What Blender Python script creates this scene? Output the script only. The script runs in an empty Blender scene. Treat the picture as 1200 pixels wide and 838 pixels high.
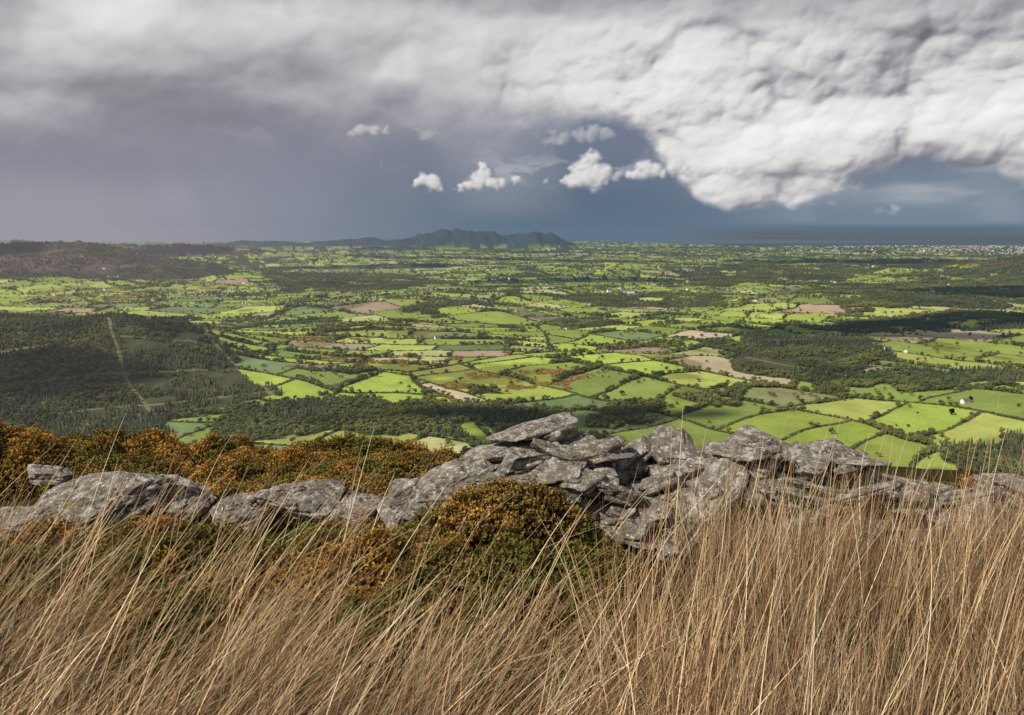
import bpy, bmesh, math, numpy as np
from mathutils import Vector, Matrix, Euler
rng=np.random.default_rng(7)
scene=bpy.context.scene
scene.view_settings.view_transform='Standard'; scene.view_settings.look='None'
scene.view_settings.exposure=0
CAMZ=300.0

# ------------------------------------------------------------------ noise
def h2(ix,iy,seed=0):
    a=ix.astype(np.uint32)*np.uint32(374761393)+iy.astype(np.uint32)*np.uint32(668265263)+np.uint32((int(seed)*1442695041)&0xFFFFFFFF)
    a=(a^(a>>np.uint32(13)))*np.uint32(1274126177)
    a=(a^(a>>np.uint32(16)))*np.uint32(2246822519)
    a=a^(a>>np.uint32(15))
    return (a&np.uint32(0xFFFFFF)).astype(np.float32)/np.float32(0xFFFFFF)
def vn(x,y,seed=0):
    x=x+y*0;y=y+x*0
    xi=np.floor(x);yi=np.floor(y);fx=(x-xi).astype(np.float32);fy=(y-yi).astype(np.float32)
    fx=fx*fx*(3-2*fx);fy=fy*fy*(3-2*fy)
    xi=xi.astype(np.int32);yi=yi.astype(np.int32)
    a=h2(xi,yi,seed);b=h2(xi+1,yi,seed);c=h2(xi,yi+1,seed);d=h2(xi+1,yi+1,seed)
    return (a+(b-a)*fx)*(1-fy)+(c+(d-c)*fx)*fy
def fbm(x,y,seed=0,o=4,g=.5):
    s=0;a=.5;t=0
    for i in range(o):
        s=s+a*vn(x*2**i+i*17.3,y*2**i-i*9.1,seed+i);t+=a;a*=g
    return s/t
def vn3(p,seed=0):
    i=np.floor(p).astype(np.int32);f=(p-i).astype(np.float32);f=f*f*(3-2*f)
    def hh(dx,dy,dz): return h2(i[:,0]+dx+(i[:,2]+dz)*57,i[:,1]+dy+(i[:,2]+dz)*131,seed)
    r=0
    for dx in(0,1):
        for dy in(0,1):
            for dz in(0,1):
                w=(f[:,0] if dx else 1-f[:,0])*(f[:,1] if dy else 1-f[:,1])*(f[:,2] if dz else 1-f[:,2])
                r=r+w*hh(dx,dy,dz)
    return r
def fbm3(p,seed=0,o=4):
    s=0;a=.5;t=0
    for k in range(o):
        s=s+a*vn3(p*2**k+k*7.7,seed+k);t+=a;a*=.5
    return s/t
def worley(x,y,seed):
    xi=np.floor(x).astype(np.int32);yi=np.floor(y).astype(np.int32);f=np.full(x.shape,9.,np.float32)
    for i in(-1,0,1):
        for j in(-1,0,1):
            cx=xi+i;cy=yi+j
            d=(cx+h2(cx,cy,seed)-x)**2+(cy+h2(cx,cy,seed+50)-y)**2
            f=np.minimum(f,d)
    return f
def billow(x,y,seed,o=3,g=.5):
    s=0;a=1.;t=0
    for k in range(o):
        s=s+a*np.sqrt(np.clip(1-worley(x*2.1**k+k*3.3,y*2.1**k,seed+k)*.95,0,1));t+=a;a*=g
    return s/t
def blur(H,s):
    r=int(s*3)+1;k=np.exp(-.5*(np.arange(-r,r+1)/s)**2);k/=k.sum()
    P=np.pad(H,((r,r),(r,r)),mode='edge');o=0
    for i,q in enumerate(k): o=o+q*P[i:i+H.shape[0],:]
    P=o;o=0
    for i,q in enumerate(k): o=o+q*P[:,i:i+H.shape[1]]
    return o
def sst(a,b,x):
    t=np.clip((x-a)/(b-a),0,1);return t*t*(3-2*t)

# ------------------------------------------------------------------ mesh helper
def mk(name,V,F,col=None,vec=None,smooth=False,mat=None,link=True):
    me=bpy.data.meshes.new(name)
    V=np.asarray(V,dtype=np.float32);F=np.asarray(F,dtype=np.int32)
    me.vertices.add(len(V));me.vertices.foreach_set('co',V.ravel())
    k=F.shape[1]
    me.loops.add(F.size);me.loops.foreach_set('vertex_index',F.ravel())
    me.polygons.add(len(F));me.polygons.foreach_set('loop_start',np.arange(0,F.size,k,dtype=np.int32))
    me.polygons.foreach_set('use_smooth',np.full(len(F),smooth,dtype=bool))
    me.update(calc_edges=True)
    if col is not None:
        c=np.ones((len(V),4),dtype=np.float32);c[:,:3]=col
        at=me.attributes.new('Col','FLOAT_COLOR','POINT');at.data.foreach_set('color',c.ravel())
    if vec is not None:
        at=me.attributes.new('rco','FLOAT_VECTOR','POINT');at.data.foreach_set('vector',np.asarray(vec,dtype=np.float32).ravel())
    ob=bpy.data.objects.new(name,me)
    if link: scene.collection.objects.link(ob)
    if mat: me.materials.append(mat)
    return ob

# ------------------------------------------------------------------ node DSL
class T:
    cur=None
def sv(node,idx,val):
    if isinstance(val,X): T.cur.links.new(val.s,node.inputs[idx])
    else: node.inputs[idx].default_value=val
class X:
    def __init__(s,sock): s.s=sock
    def __add__(a,b): return M('ADD',a,b)
    __radd__=__add__
    def __sub__(a,b): return M('SUBTRACT',a,b)
    def __rsub__(a,b): return M('SUBTRACT',b,a)
    def __mul__(a,b): return M('MULTIPLY',a,b)
    __rmul__=__mul__
    def __truediv__(a,b): return M('DIVIDE',a,b)
def M(op,a,b=None,clamp=False):
    n=T.cur.nodes.new('ShaderNodeMath');n.operation=op;n.use_clamp=clamp
    sv(n,0,a)
    if b is not None: sv(n,1,b)
    return X(n.outputs[0])
def SS(a,b,x,lo=0.,hi=1.,interp='SMOOTHSTEP'):
    n=T.cur.nodes.new('ShaderNodeMapRange');n.interpolation_type=interp;n.clamp=True
    sv(n,0,x);sv(n,1,a);sv(n,2,b);sv(n,3,lo);sv(n,4,hi)
    return X(n.outputs[0])
def comb(x,y,z):
    n=T.cur.nodes.new('ShaderNodeCombineXYZ');sv(n,0,x);sv(n,1,y);sv(n,2,z);return X(n.outputs[0])
def sep(v):
    n=T.cur.nodes.new('ShaderNodeSeparateXYZ');sv(n,0,v);return [X(o) for o in n.outputs]
def noise(v,scale,detail=4.,rough=.5,dist=0.,color=False):
    n=T.cur.nodes.new('ShaderNodeTexNoise')
    if v is not None: T.cur.links.new(v.s,n.inputs['Vector'])
    n.inputs['Scale'].default_value=scale;n.inputs['Detail'].default_value=detail
    n.inputs['Roughness'].default_value=rough;n.inputs['Distortion'].default_value=dist
    return X(n.outputs['Color' if color else 'Fac'])
def mix(f,a,b,mode='MIX'):
    n=T.cur.nodes.new('ShaderNodeMix');n.data_type='RGBA';n.blend_type=mode
    sv(n,0,f)
    for i,c in((6,a),(7,b)):
        if isinstance(c,X): T.cur.links.new(c.s,n.inputs[i])
        elif isinstance(c,(int,float)): n.inputs[i].default_value=(c,c,c,1)
        else: n.inputs[i].default_value=(c[0],c[1],c[2],1)
    return X(n.outputs[2])
def vmul(v,t):
    n=T.cur.nodes.new('ShaderNodeVectorMath');n.operation='MULTIPLY'
    T.cur.links.new(v.s,n.inputs[0]);n.inputs[1].default_value=t;return X(n.outputs[0])
def attr(name,typ='GEOMETRY',out='Color'):
    n=T.cur.nodes.new('ShaderNodeAttribute');n.attribute_name=name;n.attribute_type=typ
    return X(n.outputs[out])
def pos():
    return X(T.cur.nodes.new('ShaderNodeNewGeometry').outputs['Position'])
def bump(h,strength=.5,dist=.1):
    n=T.cur.nodes.new('ShaderNodeBump');n.inputs['Strength'].default_value=strength
    n.inputs['Distance'].default_value=dist;T.cur.links.new(h.s,n.inputs['Height']);return X(n.outputs[0])
def newmat(name):
    m=bpy.data.materials.new(name);m.use_nodes=True;T.cur=m.node_tree;m.node_tree.nodes.clear();return m
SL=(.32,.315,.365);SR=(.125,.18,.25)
def finish(color,rough=.9,normal=None,haze=True,L=18000.,spec=.0,trans=None):
    nt=T.cur
    if spec<=0:
        b=nt.nodes.new('ShaderNodeBsdfDiffuse');ci=b.inputs[0]
    else:
        b=nt.nodes.new('ShaderNodeBsdfPrincipled');ci=b.inputs['Base Color']
        sv(b,'Roughness',rough);b.inputs['Specular IOR Level'].default_value=spec
    if isinstance(color,X): nt.links.new(color.s,ci)
    else: ci.default_value=(*color,1)
    if normal: nt.links.new(normal.s,b.inputs['Normal'])
    sh=b.outputs[0]
    if trans:
        tr=nt.nodes.new('ShaderNodeBsdfTranslucent')
        if isinstance(color,X): nt.links.new(color.s,tr.inputs[0])
        ms=nt.nodes.new('ShaderNodeMixShader');ms.inputs[0].default_value=trans
        nt.links.new(sh,ms.inputs[1]);nt.links.new(tr.outputs[0],ms.inputs[2]);sh=ms.outputs[0]
    if haze:  # aerial haze painted in as emission, stronger with distance from the origin
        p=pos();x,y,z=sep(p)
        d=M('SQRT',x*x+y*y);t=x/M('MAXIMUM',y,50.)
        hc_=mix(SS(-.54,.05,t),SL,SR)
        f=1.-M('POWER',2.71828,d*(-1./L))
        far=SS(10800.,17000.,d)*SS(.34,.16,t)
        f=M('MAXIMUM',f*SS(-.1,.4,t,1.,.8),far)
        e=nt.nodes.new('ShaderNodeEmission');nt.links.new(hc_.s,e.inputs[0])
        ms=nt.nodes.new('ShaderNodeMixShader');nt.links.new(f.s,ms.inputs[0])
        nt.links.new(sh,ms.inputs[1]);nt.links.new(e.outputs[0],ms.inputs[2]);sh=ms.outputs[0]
    o=nt.nodes.new('ShaderNodeOutputMaterial');nt.links.new(sh,o.inputs[0])
    for mm in bpy.data.materials:
        if mm.node_tree is nt: mm.cycles.emission_sampling='NONE'

# ------------------------------------------------------------------ sun + world
SUN=Vector((-.62,-.42,.66)).normalized()
w=bpy.data.worlds.new('World');scene.world=w;w.use_nodes=True
T.cur=w.node_tree;w.node_tree.nodes.clear()
tc=X(T.cur.nodes.new('ShaderNodeTexCoord').outputs['Generated'])
sky=T.cur.nodes.new('ShaderNodeTexSky');sky.sky_type='NISHITA';sky.sun_disc=False
sky.sun_elevation=math.asin(SUN.z);sky.sun_rotation=math.atan2(SUN.x,SUN.y)
b1=T.cur.nodes.new('ShaderNodeBackground');T.cur.links.new(sky.outputs[0],b1.inputs[0]);b1.inputs[1].default_value=.1
nz=noise(tc,3.,3.,.55)
b2=T.cur.nodes.new('ShaderNodeBackground');T.cur.links.new(mix(SS(.3,.7,nz),(.28,.285,.32),(.62,.61,.62)).s,b2.inputs[0]);b2.inputs[1].default_value=1.
mx=T.cur.nodes.new('ShaderNodeMixShader');T.cur.links.new(SS(.38,.5,nz).s,mx.inputs[0])
T.cur.links.new(b1.outputs[0],mx.inputs[1]);T.cur.links.new(b2.outputs[0],mx.inputs[2])
wo=T.cur.nodes.new('ShaderNodeOutputWorld');T.cur.links.new(mx.outputs[0],wo.inputs[0])
sl=bpy.data.lights.new('sun','SUN');sl.energy=5.0;sl.angle=math.radians(.5);sl.color=(1,.93,.79)
so=bpy.data.objects.new('sun',sl);scene.collection.objects.link(so)
so.rotation_euler=(-SUN).to_track_quat('-Z','Y').to_euler();so.location=(-50,-50,400)

# ------------------------------------------------------------------ sky backdrop: storm cloud bank as a dome sector
az=np.radians(np.concatenate([np.linspace(-80,-38,50,endpoint=False),np.linspace(-38,38,1700,endpoint=False),np.linspace(38,80,50)]))
el=np.radians(np.concatenate([np.linspace(-1.5,16.5,430,endpoint=False),np.linspace(16.5,50,50)]))
Eg,Ag=np.meshgrid(el,az,indexing='ij');Ag=Ag.astype(np.float64);Eg=Eg.astype(np.float64)
def gs(a0,wa,e0,we): return np.exp(-((Ag-a0)/wa)**2-((Eg-e0)/we)**2)
def grad(H):
    ga=np.gradient(H,axis=1)/np.gradient(Ag,axis=1);ge=np.gradient(H,axis=0)/np.gradient(Eg,axis=0)
    return ga,ge
def lit(H,S,L=(-.50,.62,.60)):
    ga,ge=grad(H);nx=-ga*S;ny=-ge*S;nz_=1/np.sqrt(nx*nx+ny*ny+1)
    return (nx*L[0]+ny*L[1]+L[2])*nz_
w1=fbm(Ag*6,Eg*10,1,3);w2=fbm(Ag*6+50,Eg*10,2,3)
w3=fbm(Ag*40,Eg*55,3,4);w4=fbm(Ag*40+9,Eg*55,4,4)
Aw=Ag+(w1-.5)*.035+(w3-.5)*.020;Ew=Eg+(w2-.5)*.022+(w4-.5)*.014
big=fbm(Ag*4+3,Eg*9,11,4,.45);med=fbm(Aw*9,Ew*17,13,6,.50);medS=blur(med,4.)
fine=fbm(Aw*30,Ew*45,15,5,.55)
soft=fbm(Ag*7+Eg*2,Eg*3.,17,3)
bl=billow(Aw*13,Ew*20,21,3,.50);bf=billow(Aw*36,Ew*50,27,3,.5)
blS=blur(bl,3.);bfS=blur(bf,1.3)
right=sst(.08,.28,Ag)
Lc=blur(lit(blS*.030+medS*.02,.9),1.6)
Lf=blur(lit(bfS*.012+blS*.02,.9),1.0)
Ls=blur(lit(blur(fbm(Aw*8,Ew*15,31,4,.5),4.)*.05,.8),4.)
eb=.122-.066*sst(.09,.27,Ag)+.018*sst(.42,.60,Ag)+.008*np.sin(Ag*17)
edge=(Eg-eb)+(med-.5)*(.035+.03*right)+(big-.5)*.05+(blS-.5)*.035*right+(fine-.5)*.022+(bfS-.5)*.012*right
wd=.050+(.008-.050)*sst(-.12,.22,Ag)
deck=sst(-1,1,edge/wd)[...,None]
def lerp(f,a,b): 
    f=f[...,None] if f.ndim==2 else f
    return np.asarray(a)*(1-f)+np.asarray(b)*f
SLn=np.array(SL);SRn=np.array(SR)
storm=lerp(sst(-.54,.05,Ag),SLn,SRn)
storm=lerp(sst(.16,.45,Ag)*sst(-.002,.004,Eg),storm,(.185,.24,.31))
storm=lerp(sst(.012,.11,Eg),storm,lerp(sst(-.45,.1,Ag),(.255,.25,.305),(.165,.195,.27)))
curt=fbm(Ag*16+Eg*6,Eg*1.2,41,2)
storm=lerp(sst(.35,.75,soft)*.26*sst(.2,-.2,Ag)*sst(0,.03,Eg),storm,(.44,.43,.47))
storm=lerp(sst(.35,.80,curt)*.45*np.exp(-((Ag+.14)/.24)**2)*sst(0,.035,Eg)*sst(.15,.06,Eg),storm,(.37,.38,.43))
storm=lerp(sst(.35,.80,fbm(Ag*20+Eg*8,Eg*1.5,47,2))*.40*np.exp(-((Ag-.50)/.16)**2)*sst(0,.01,Eg)*sst(.075,.03,Eg),storm,(.42,.44,.49))
storm=lerp(sst(.42,.72,big)*.40*sst(.3,-.1,Ag)*sst(.02,.08,Eg),storm,(.19,.19,.25))
storm=lerp(gs(.10,.16,.030,.030)*.35,storm,(.085,.125,.19))
lp=gs(.58,.20,.038,.013)+gs(.64,.17,.062,.014)*.6
storm=lerp(np.clip(lp*sst(.25,.65,fbm(Ag*7,Eg*30,43,4)),0,1)*.9,storm,(.58,.59,.62))
frag=sst(.56,.72,fbm(Aw*20,Ew*48,49,5,.55))*(gs(.06,.26,.066,.014)*.45+gs(.0,.25,.108,.016)*.5)
storm=lerp(np.clip(frag,0,1),storm,(.55,.56,.60))
val=.39+.27*gs(-.22,.40,.232,.036)+.34*gs(.03,.26,.168,.040)-.12*gs(-.5,.34,.13,.05)+.33*gs(.54,.26,.122,.038)+.30*gs(.31,.18,.102,.030)-.17*gs(.42,.50,.285,.036)-.08*gs(-.55,.2,.26,.04)-.08*gs(.30,.20,.175,.02)
cum=sst(-.14,.20,Ag)*sst(.27,.17,Eg)
val=val+(big-.5)*.62+(medS-.5)*.30+(med-.5)*.08+(fine-.5)*.06
val=val+(Ls-.58)*.30*(1-.6*cum)+(.12+.88*cum)*((blS-.55)*.48+(Lc-.56)*.62+(bfS-.5)*.16+(Lf-.56)*.34)
val=val-sst(.040,.0,edge)*.17*right
val=np.where(val<.30,.30-(.30-val)*.5,val);val=np.where(val>.72,.72+(val-.72)*.5,val)
val=np.clip(val,.17,.92)
dc=lerp(sst(.2,.7,val),(.94,.935,1.04),(1.0,.975,.965))
col=lerp(deck,storm,dc*val[...,None])
def uv(u,v): return (u-600)/985.,(265-v)/985.
PUFF=[(672,212,9,1),(684,208,12,1),(697,206,14,1),(690,194,13,1),(699,184,9,1),(708,202,12,1),(681,197,9,1),(716,210,6,1),(662,214,5,.8),
 (535,220,5,1),(547,217,7,1),(560,213,9,1),(566,203,7,1),(562,196,4,1),(575,214,8,1),(590,214,6,1),(604,213,4,.9),
 (483,216,5,1),(491,213,7,1),(501,216,8,1),(510,221,4,1),(748,204,6,1),(757,199,9,1),(768,200,8,1),(779,204,5,1),(787,196,4,1),(794,197,8,1),(803,202,7,1),(811,208,3,1),
 (412,158,4,.5),(424,155,7,.55),(437,156,7,.5),(452,158,4,.4),(680,160,9,.4),(695,157,10,.45),(712,156,8,.4),(660,163,7,.3),(637,214,4,.4),(729,205,5,.5),(850,222,6,.35),(866,218,7,.35)]
A3=Ag+(w3-.5)*.020+(fbm(Ag*120,Eg*150,51,3)-.5)*.010;E3=Eg+(w4-.5)*.014+(fbm(Ag*120+7,Eg*150,52,3)-.5)*.008
HP_=np.zeros(Ag.shape);AL=np.zeros(Ag.shape)
for (u,v,r,al) in PUFF:
    a0,e0=uv(u,v);r=r*1.42/985.
    m_=(np.abs(Ag-a0)<r*2.5)&(np.abs(Eg-e0)<r*2.5)
    q=1-((A3[m_]-a0)/r)**2-((E3[m_]-e0)/(r*.82))**2
    h=np.sqrt(np.clip(q,0,None))*r
    HP_[m_]=np.maximum(HP_[m_],h);AL[m_]=np.maximum(AL[m_],sst(0,.85,q)*al)
AL=blur(AL,.9)
bl2=billow(A3*70,E3*80,61,2,.5)
Lp=blur(lit(blur(HP_,1.6)+bl2*.0018,.9),.8)
pv=np.clip(.62+.32*(Lp-.45),.40,.88)
col=lerp(AL,col,pv[...,None]*np.array((1,.985,.98)))
R0=140000.
V=np.stack([R0*np.cos(Eg)*np.sin(Ag),R0*np.cos(Eg)*np.cos(Ag),300+R0*np.sin(Eg)],-1).reshape(-1,3)
ne,na_=Ag.shape;i=np.arange(ne-1)[:,None]*na_+np.arange(na_-1)[None,:]
m=newmat('storm_sky')
e_=T.cur.nodes.new('ShaderNodeEmission');T.cur.links.new(attr('Col').s,e_.inputs[0])
o_=T.cur.nodes.new('ShaderNodeOutputMaterial');T.cur.links.new(e_.outputs[0],o_.inputs[0]);m.cycles.emission_sampling='NONE'
mk('sky',V,np.stack([i,i+1,i+na_+1,i+na_],-1).reshape(-1,4),col=col.reshape(-1,3),smooth=True,mat=m)

# ------------------------------------------------------------------ terrain
HILLS=[(-1180,1600,330,260,84),(-740,1600,140,190,46),(-1900,1800,500,350,60),
 (-2700,4250,560,430,130),(-3700,4300,800,600,110),(-1850,4300,480,380,65),
 (-2950,6300,600,500,120),(-4300,7000,900,600,120),(-1900,6400,500,400,45),
 (-680,10300,260,480,165),(-330,10500,190,450,120),(240,10000,230,380,155),(520,10100,200,350,85),(-1080,10300,260,450,100),(-20,10400,260,350,75),(900,10400,350,450,40),(-1700,10000,400,450,95),(-2400,10200,450,450,75),
 (-1250,8300,330,350,80),(-3300,9300,700,400,110),(2850,4400,330,420,80),(4100,8600,700,400,35),
 (-350,2300,300,350,20),(700,1750,250,250,26),(250,1500,160,160,14),(900,1150,200,150,20),(1300,2900,400,350,35),(-100,3300,500,400,30),(600,5200,700,400,35),(-900,6000,600,400,40)]
def coast(x): return 11300+np.maximum(0,3300-x)*4
def valley(x,y):
    z=18+36*(fbm(x/560,y/560,3,2)-.5)+34*(fbm(x/2600,y/2600,5,2)-.5)*sst(1500,4000,y)
    for cx,cy,sx,sy,h in HILLS:
        d2=((x-cx)/sx)**2+((y-cy)/sy)**2
        m_=d2<16
        if not m_.any(): continue
        k_=.5 if cy<2000 else .9
        add_=h*np.exp(-d2[m_]*.5)*(1+k_*(fbm(x[m_]/sx*1.8,y[m_]/sx*1.8,int(abs(cx))%97,3)-.5))
        z[m_]=z[m_]+add_
    c=coast(x)+600*(vn(x/1500,y*0,9)-.5)
    return z-60*sst(-300,500,y-c)
def near(x,y):
    r=np.maximum(y-8.0-.3*np.sin(x*.7),-60)
    sp=np.where(r>20,r,np.log1p(np.exp(np.minimum(r,20)*1.2))/1.2)
    z=298.35-.06*np.clip(y,-200,7)-.55*sp
    z=z-.10*sst(1.5,4,x)*sst(3,7,y)
    z=z+.10*(vn(x*.9,y*.9,31)-.5)+.04*(vn(x*4,y*4,32)-.5)
    return z+(fbm(x/60,y/60,8,3)-.5)*12*sst(30,150,y)
def height(x,y):
    a=near(x,y);b=valley(x,y)
    d=a-b;k=25.
    return np.where(d>4*k,a,np.where(d<-4*k,b,b+k*np.log1p(np.exp(np.clip(d/k,-8,8)))))

def inpoly(x,y,P):
    P=np.array(P,float);r=np.zeros(x.shape,bool)
    bb=(x>P[:,0].min())&(x<P[:,0].max())&(y>P[:,1].min())&(y<P[:,1].max())
    if not bb.any(): return r
    xs=x[bb];ys=y[bb];q=np.zeros(xs.shape,bool);n=len(P)
    for i in range(n):
        x1,y1=P[i];x2,y2=P[(i+1)%n]
        q^=((y1>ys)!=(y2>ys))&(xs<(x2-x1)*(ys-y1)/((y2-y1) if y2!=y1 else 1e-9)+x1)
    r[bb]=q;return r
CONIF=[[(-2400,1150),(-620,1170),(-450,1250),(-400,1290),(-445,1370),(-520,1480),(-600,1600),(-700,1800),(-2400,1900)],
 [(585,2015),(885,2030),(800,1640),(590,1410),(426,1525)],
 [(560,1000),(850,1020),(700,780),(500,840)],
 [(-4200,3500),(-2300,3550),(-1550,3800),(-1350,4200),(-1900,4700),(-4600,5200)],
 [(700,1440),(1250,1500),(1200,1390),(740,1360)]]
BROAD=[[(-300,1300),(-60,1230),(131,1205),(320,1310),(430,1390),(400,1320),(300,1190),(115,1070),(-135,1050),(-300,1070),(-700,1000),(-2000,900),(-2000,1180),(-620,1180),(-430,1240)],
 [(1270,3500),(3050,4700),(1970,2800),(1060,2500)],
 [(536,1340),(560,1450),(1066,1560),(925,1370)],
 [(70,3300),(890,3400),(745,2800),(287,2800)],
 [(100,2330),(450,2420),(490,2290),(110,2230)],
 [(-1520,4700),(-800,4700),(-380,3600),(-960,3420)],
 [(760,2300),(1500,2500),(1700,2200),(900,2050)],
 [(1100,3900),(2200,4700),(2500,5600),(900,5000)],
 [(-400,1490),(-340,1520),(-270,1490),(-300,1450)],[(200,1850),(420,1900),(400,1830),(210,1790)]]
GORSE=[[(-420,1500),(-220,1500),(-200,1680),(-420,1710)],[(-110,1330),(100,1330),(120,1520),(-90,1500)],
 [(-1800,2850),(-1480,2900),(-1400,3350),(-1800,3300)],[(2450,4000),(3300,4000),(3300,4700),(2450,4700)],[(-230,1560),(-120,1580),(-130,1700),(-210,1690)],[(-500,1800),(-330,1820),(-350,1900),(-500,1880)]]
PAL=np.array([(.260,.315,.066),(.200,.255,.062),(.330,.370,.095),(.155,.210,.085),(.340,.345,.150),(.285,.365,.066),(.33,.24,.175),(.41,.34,.23),(.215,.22,.095)])
PW=np.cumsum([.22,.16,.18,.09,.09,.17,.03,.03,.03])
OVR=[(-1305,3850,6),(-548,2690,6),(-287,2973,6),(930,2600,6),(1500,2690,6),(1170,1970,7),(900,1950,7),(-300,1130,8),(-830,2640,2),(-600,2690,3),
     (-640,2640,3),(1500,2000,7),(-200,1430,5),(0,1560,5),(120,1750,5),(300,1950,3),(-400,1850,2),(650,1180,5),(450,1120,0),(560,1250,2),(800,1100,5),(2000,3600,6),(540,1000,5),(500,960,0),(560,930,0),(430,1000,0),(350,1000,5),(400,900,1),(0,1010,0),(-60,1040,5)]
def fields(x,y):
    S=760.
    wx=x+150*(fbm(x/420,y/420,41,2)-.5);wy=y+150*(fbm(x/420,y/420,43,2)-.5)
    gx=np.floor(wx/S).astype(np.int32);gy=np.floor(wy/S).astype(np.int32)
    f1=np.full(x.shape,1e18);f2=np.full(x.shape,1e18);bx=np.zeros(x.shape);by=np.zeros(x.shape);bi=np.zeros(x.shape,np.int32)
    for i in(-1,0,1):
        for j in(-1,0,1):
            cx=(gx+i+.5+.7*(h2(gx+i,gy+j,1)-.5))*S;cy=(gy+j+.5+.7*(h2(gx+i,gy+j,2)-.5))*S
            d=np.hypot(wx-cx,wy-cy);idd=(gx+i)*1000+(gy+j)
            c=d<f1
            f2=np.where(c,f1,np.minimum(f2,d))
            bx=np.where(c,cx,bx);by=np.where(c,cy,by);bi=np.where(c,idd,bi);f1=np.where(c,d,f1)
    ang=(h2(bi,bi*0,5)-.5)*1.9
    ux=(wx-bx);uy=(wy-by)
    u=ux*np.cos(ang)+uy*np.sin(ang);v=-ux*np.sin(ang)+uy*np.cos(ang)
    u=u+70*(fbm(x/170,y/170,51,2)-.5);v=v+70*(fbm(x/170,y/170,53,2)-.5)
    hh=80+130*h2(bi,bi*0,6)
    r=np.floor(v/hh).astype(np.int32)
    ww=85+185*h2(bi,r,7);off=h2(bi,r,8)*ww
    c=np.floor((u+off)/ww).astype(np.int32)
    er=np.minimum(v-r*hh,(r+1)*hh-v);ec=np.minimum(u+off-c*ww,(c+1)*ww-u-off)
    e=np.minimum(np.minimum(er,ec),(f2-f1)*.5)
    cid=(bi.astype(np.int64)*7919+r*104729+c*1299709)&0x7FFFFFFF
    return cid,e
ox=np.array([o[0] for o in OVR],float);oy=np.array([o[1] for o in OVR],float)
ocid,_=fields(ox,oy)
def cover(x,y):
    jx=x+70*(fbm(x/60,y/60,61,3)-.5);jy=y+90*(fbm(x/60,y/60,63,3)-.5)
    con=np.zeros(x.shape,bool);bro=np.zeros(x.shape,bool);gor=np.zeros(x.shape,bool)
    for P in CONIF: con|=inpoly(jx,jy,P)
    for P in BROAD: bro|=inpoly(jx,jy,P)
    for P in GORSE: gor|=inpoly(jx,jy,P)
    opn=((x<-350)&(y>1950)&(y<3350))|((x>-600)&(x<450)&(y>1350)&(y<2250))
    n=fbm(x/300,y/300,71,4)
    th=.700-.07*sst(2400,4500,y)-.05*sst(.0,.35,x/np.maximum(y,100))*sst(2200,3500,y)
    bro|=(n>th)&(y>1300)&~opn
    n2=fbm(x/500+9,y/600,75,3)
    con|=(n2>.72)&(y>2600)&~opn
    gor&=fbm(x/30,y/30,77,3)>.54
    bro&=(fbm(x/90,y/110,81,2)>.36)
    cid,e=fields(x,y)
    return con,bro&~con,gor&~con&~bro,cid,e
def rides(x,y):   # forestry tracks through the plantation
    u=x*.83+y*.55+30*(fbm(x/200,y/200,111,2)-.5);v=-x*.5+y*.86+40*(fbm(x/200,y/200,113,2)-.5)
    return (np.abs(u/190-np.round(u/190))*190<3.5)|(np.abs(v/150-np.round(v/150))*150<3.)
def groundcol(x,y):
    con,bro,gor,cid,e=cover(x,y)
    h=h2(cid,cid*0+3,11)
    idx=np.searchsorted(PW,h);idx=np.clip(idx,0,8)
    for k,o in enumerate(OVR): idx=np.where(cid==ocid[k],o[2],idx)
    c=PAL[idx]
    c=c*(.78+.44*h2(cid,cid*0+5,12))[:,None]
    mot=fbm(x/35,y/35,91,3)
    c=c*(.80+.4*mot)[:,None]
    scr=sst(.58,.70,fbm(x/110,y/110,95,4))[:,None]
    c=c*(1-scr*.55)+scr*np.array((.055,.045,.012))
    hw=np.where(y<2500,4.,4.+ (y-2500)/1200.)*(.5+1.1*fbm(x/50,y/50,93,2))
    hd=(e<hw)[:,None]
    c=np.where(hd,np.array((.055,.062,.025)),c)
    c=np.where(gor[:,None],np.array((.19,.125,.042))*(.6+.8*mot)[:,None],c)
    c=np.where(bro[:,None],np.array((.080,.085,.040))*(.7+.7*mot)[:,None],c)
    c=np.where(con[:,None],np.array((.060,.062,.032))*(.5+1.1*mot)[:,None],c)
    c=np.where((con&rides(x,y)&(y<2200))[:,None],np.array((.16,.15,.08)),c)
    hz=valley(x,y)
    moor=((hz>90)&(y>3000)&(fbm(x/220,y/220,97,3)>.42))[:,None]
    c=np.where(moor,np.array((.11,.078,.068))*(.6+.8*mot)[:,None],c)
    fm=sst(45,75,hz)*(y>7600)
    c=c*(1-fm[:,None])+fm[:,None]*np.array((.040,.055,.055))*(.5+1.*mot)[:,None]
    nr=(near(x,y)>valley(x,y)-5)[:,None]
    g=np.array((.035,.030,.013))*(.5+1.*fbm(x*3,y*3,99,3))[:,None]
    g2=np.array((.07,.075,.02))*(.5+1.*mot)[:,None]
    return np.where(nr,np.where((y<30)[:,None],g,g2),c)
th=np.concatenate([np.linspace(-180,-42,40,endpoint=False),np.linspace(-42,42,1100,endpoint=False),np.linspace(42,180,40)])
th=np.radians(th)
dens=np.linspace(1/760.,1/70000.,620)
rr=np.concatenate([[.02],np.geomspace(.5,20,90)[:-1],np.geomspace(20,760,60)[:-1],1/dens])
R_,TH=np.meshgrid(rr,th,indexing='ij')
gx=(R_*np.sin(TH)).ravel();gy=(R_*np.cos(TH)).ravel()
gz=height(gx,gy)
C=groundcol(gx,gy)
nr,nc=R_.shape
i=np.arange(nr-1)[:,None]*nc+np.arange(nc-1)[None,:]
F=np.stack([i,i+nc,i+nc+1,i+1],-1).reshape(-1,4)[:,::-1]
m=newmat('ground_fields')
p=pos();cc=attr('Col')
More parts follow.
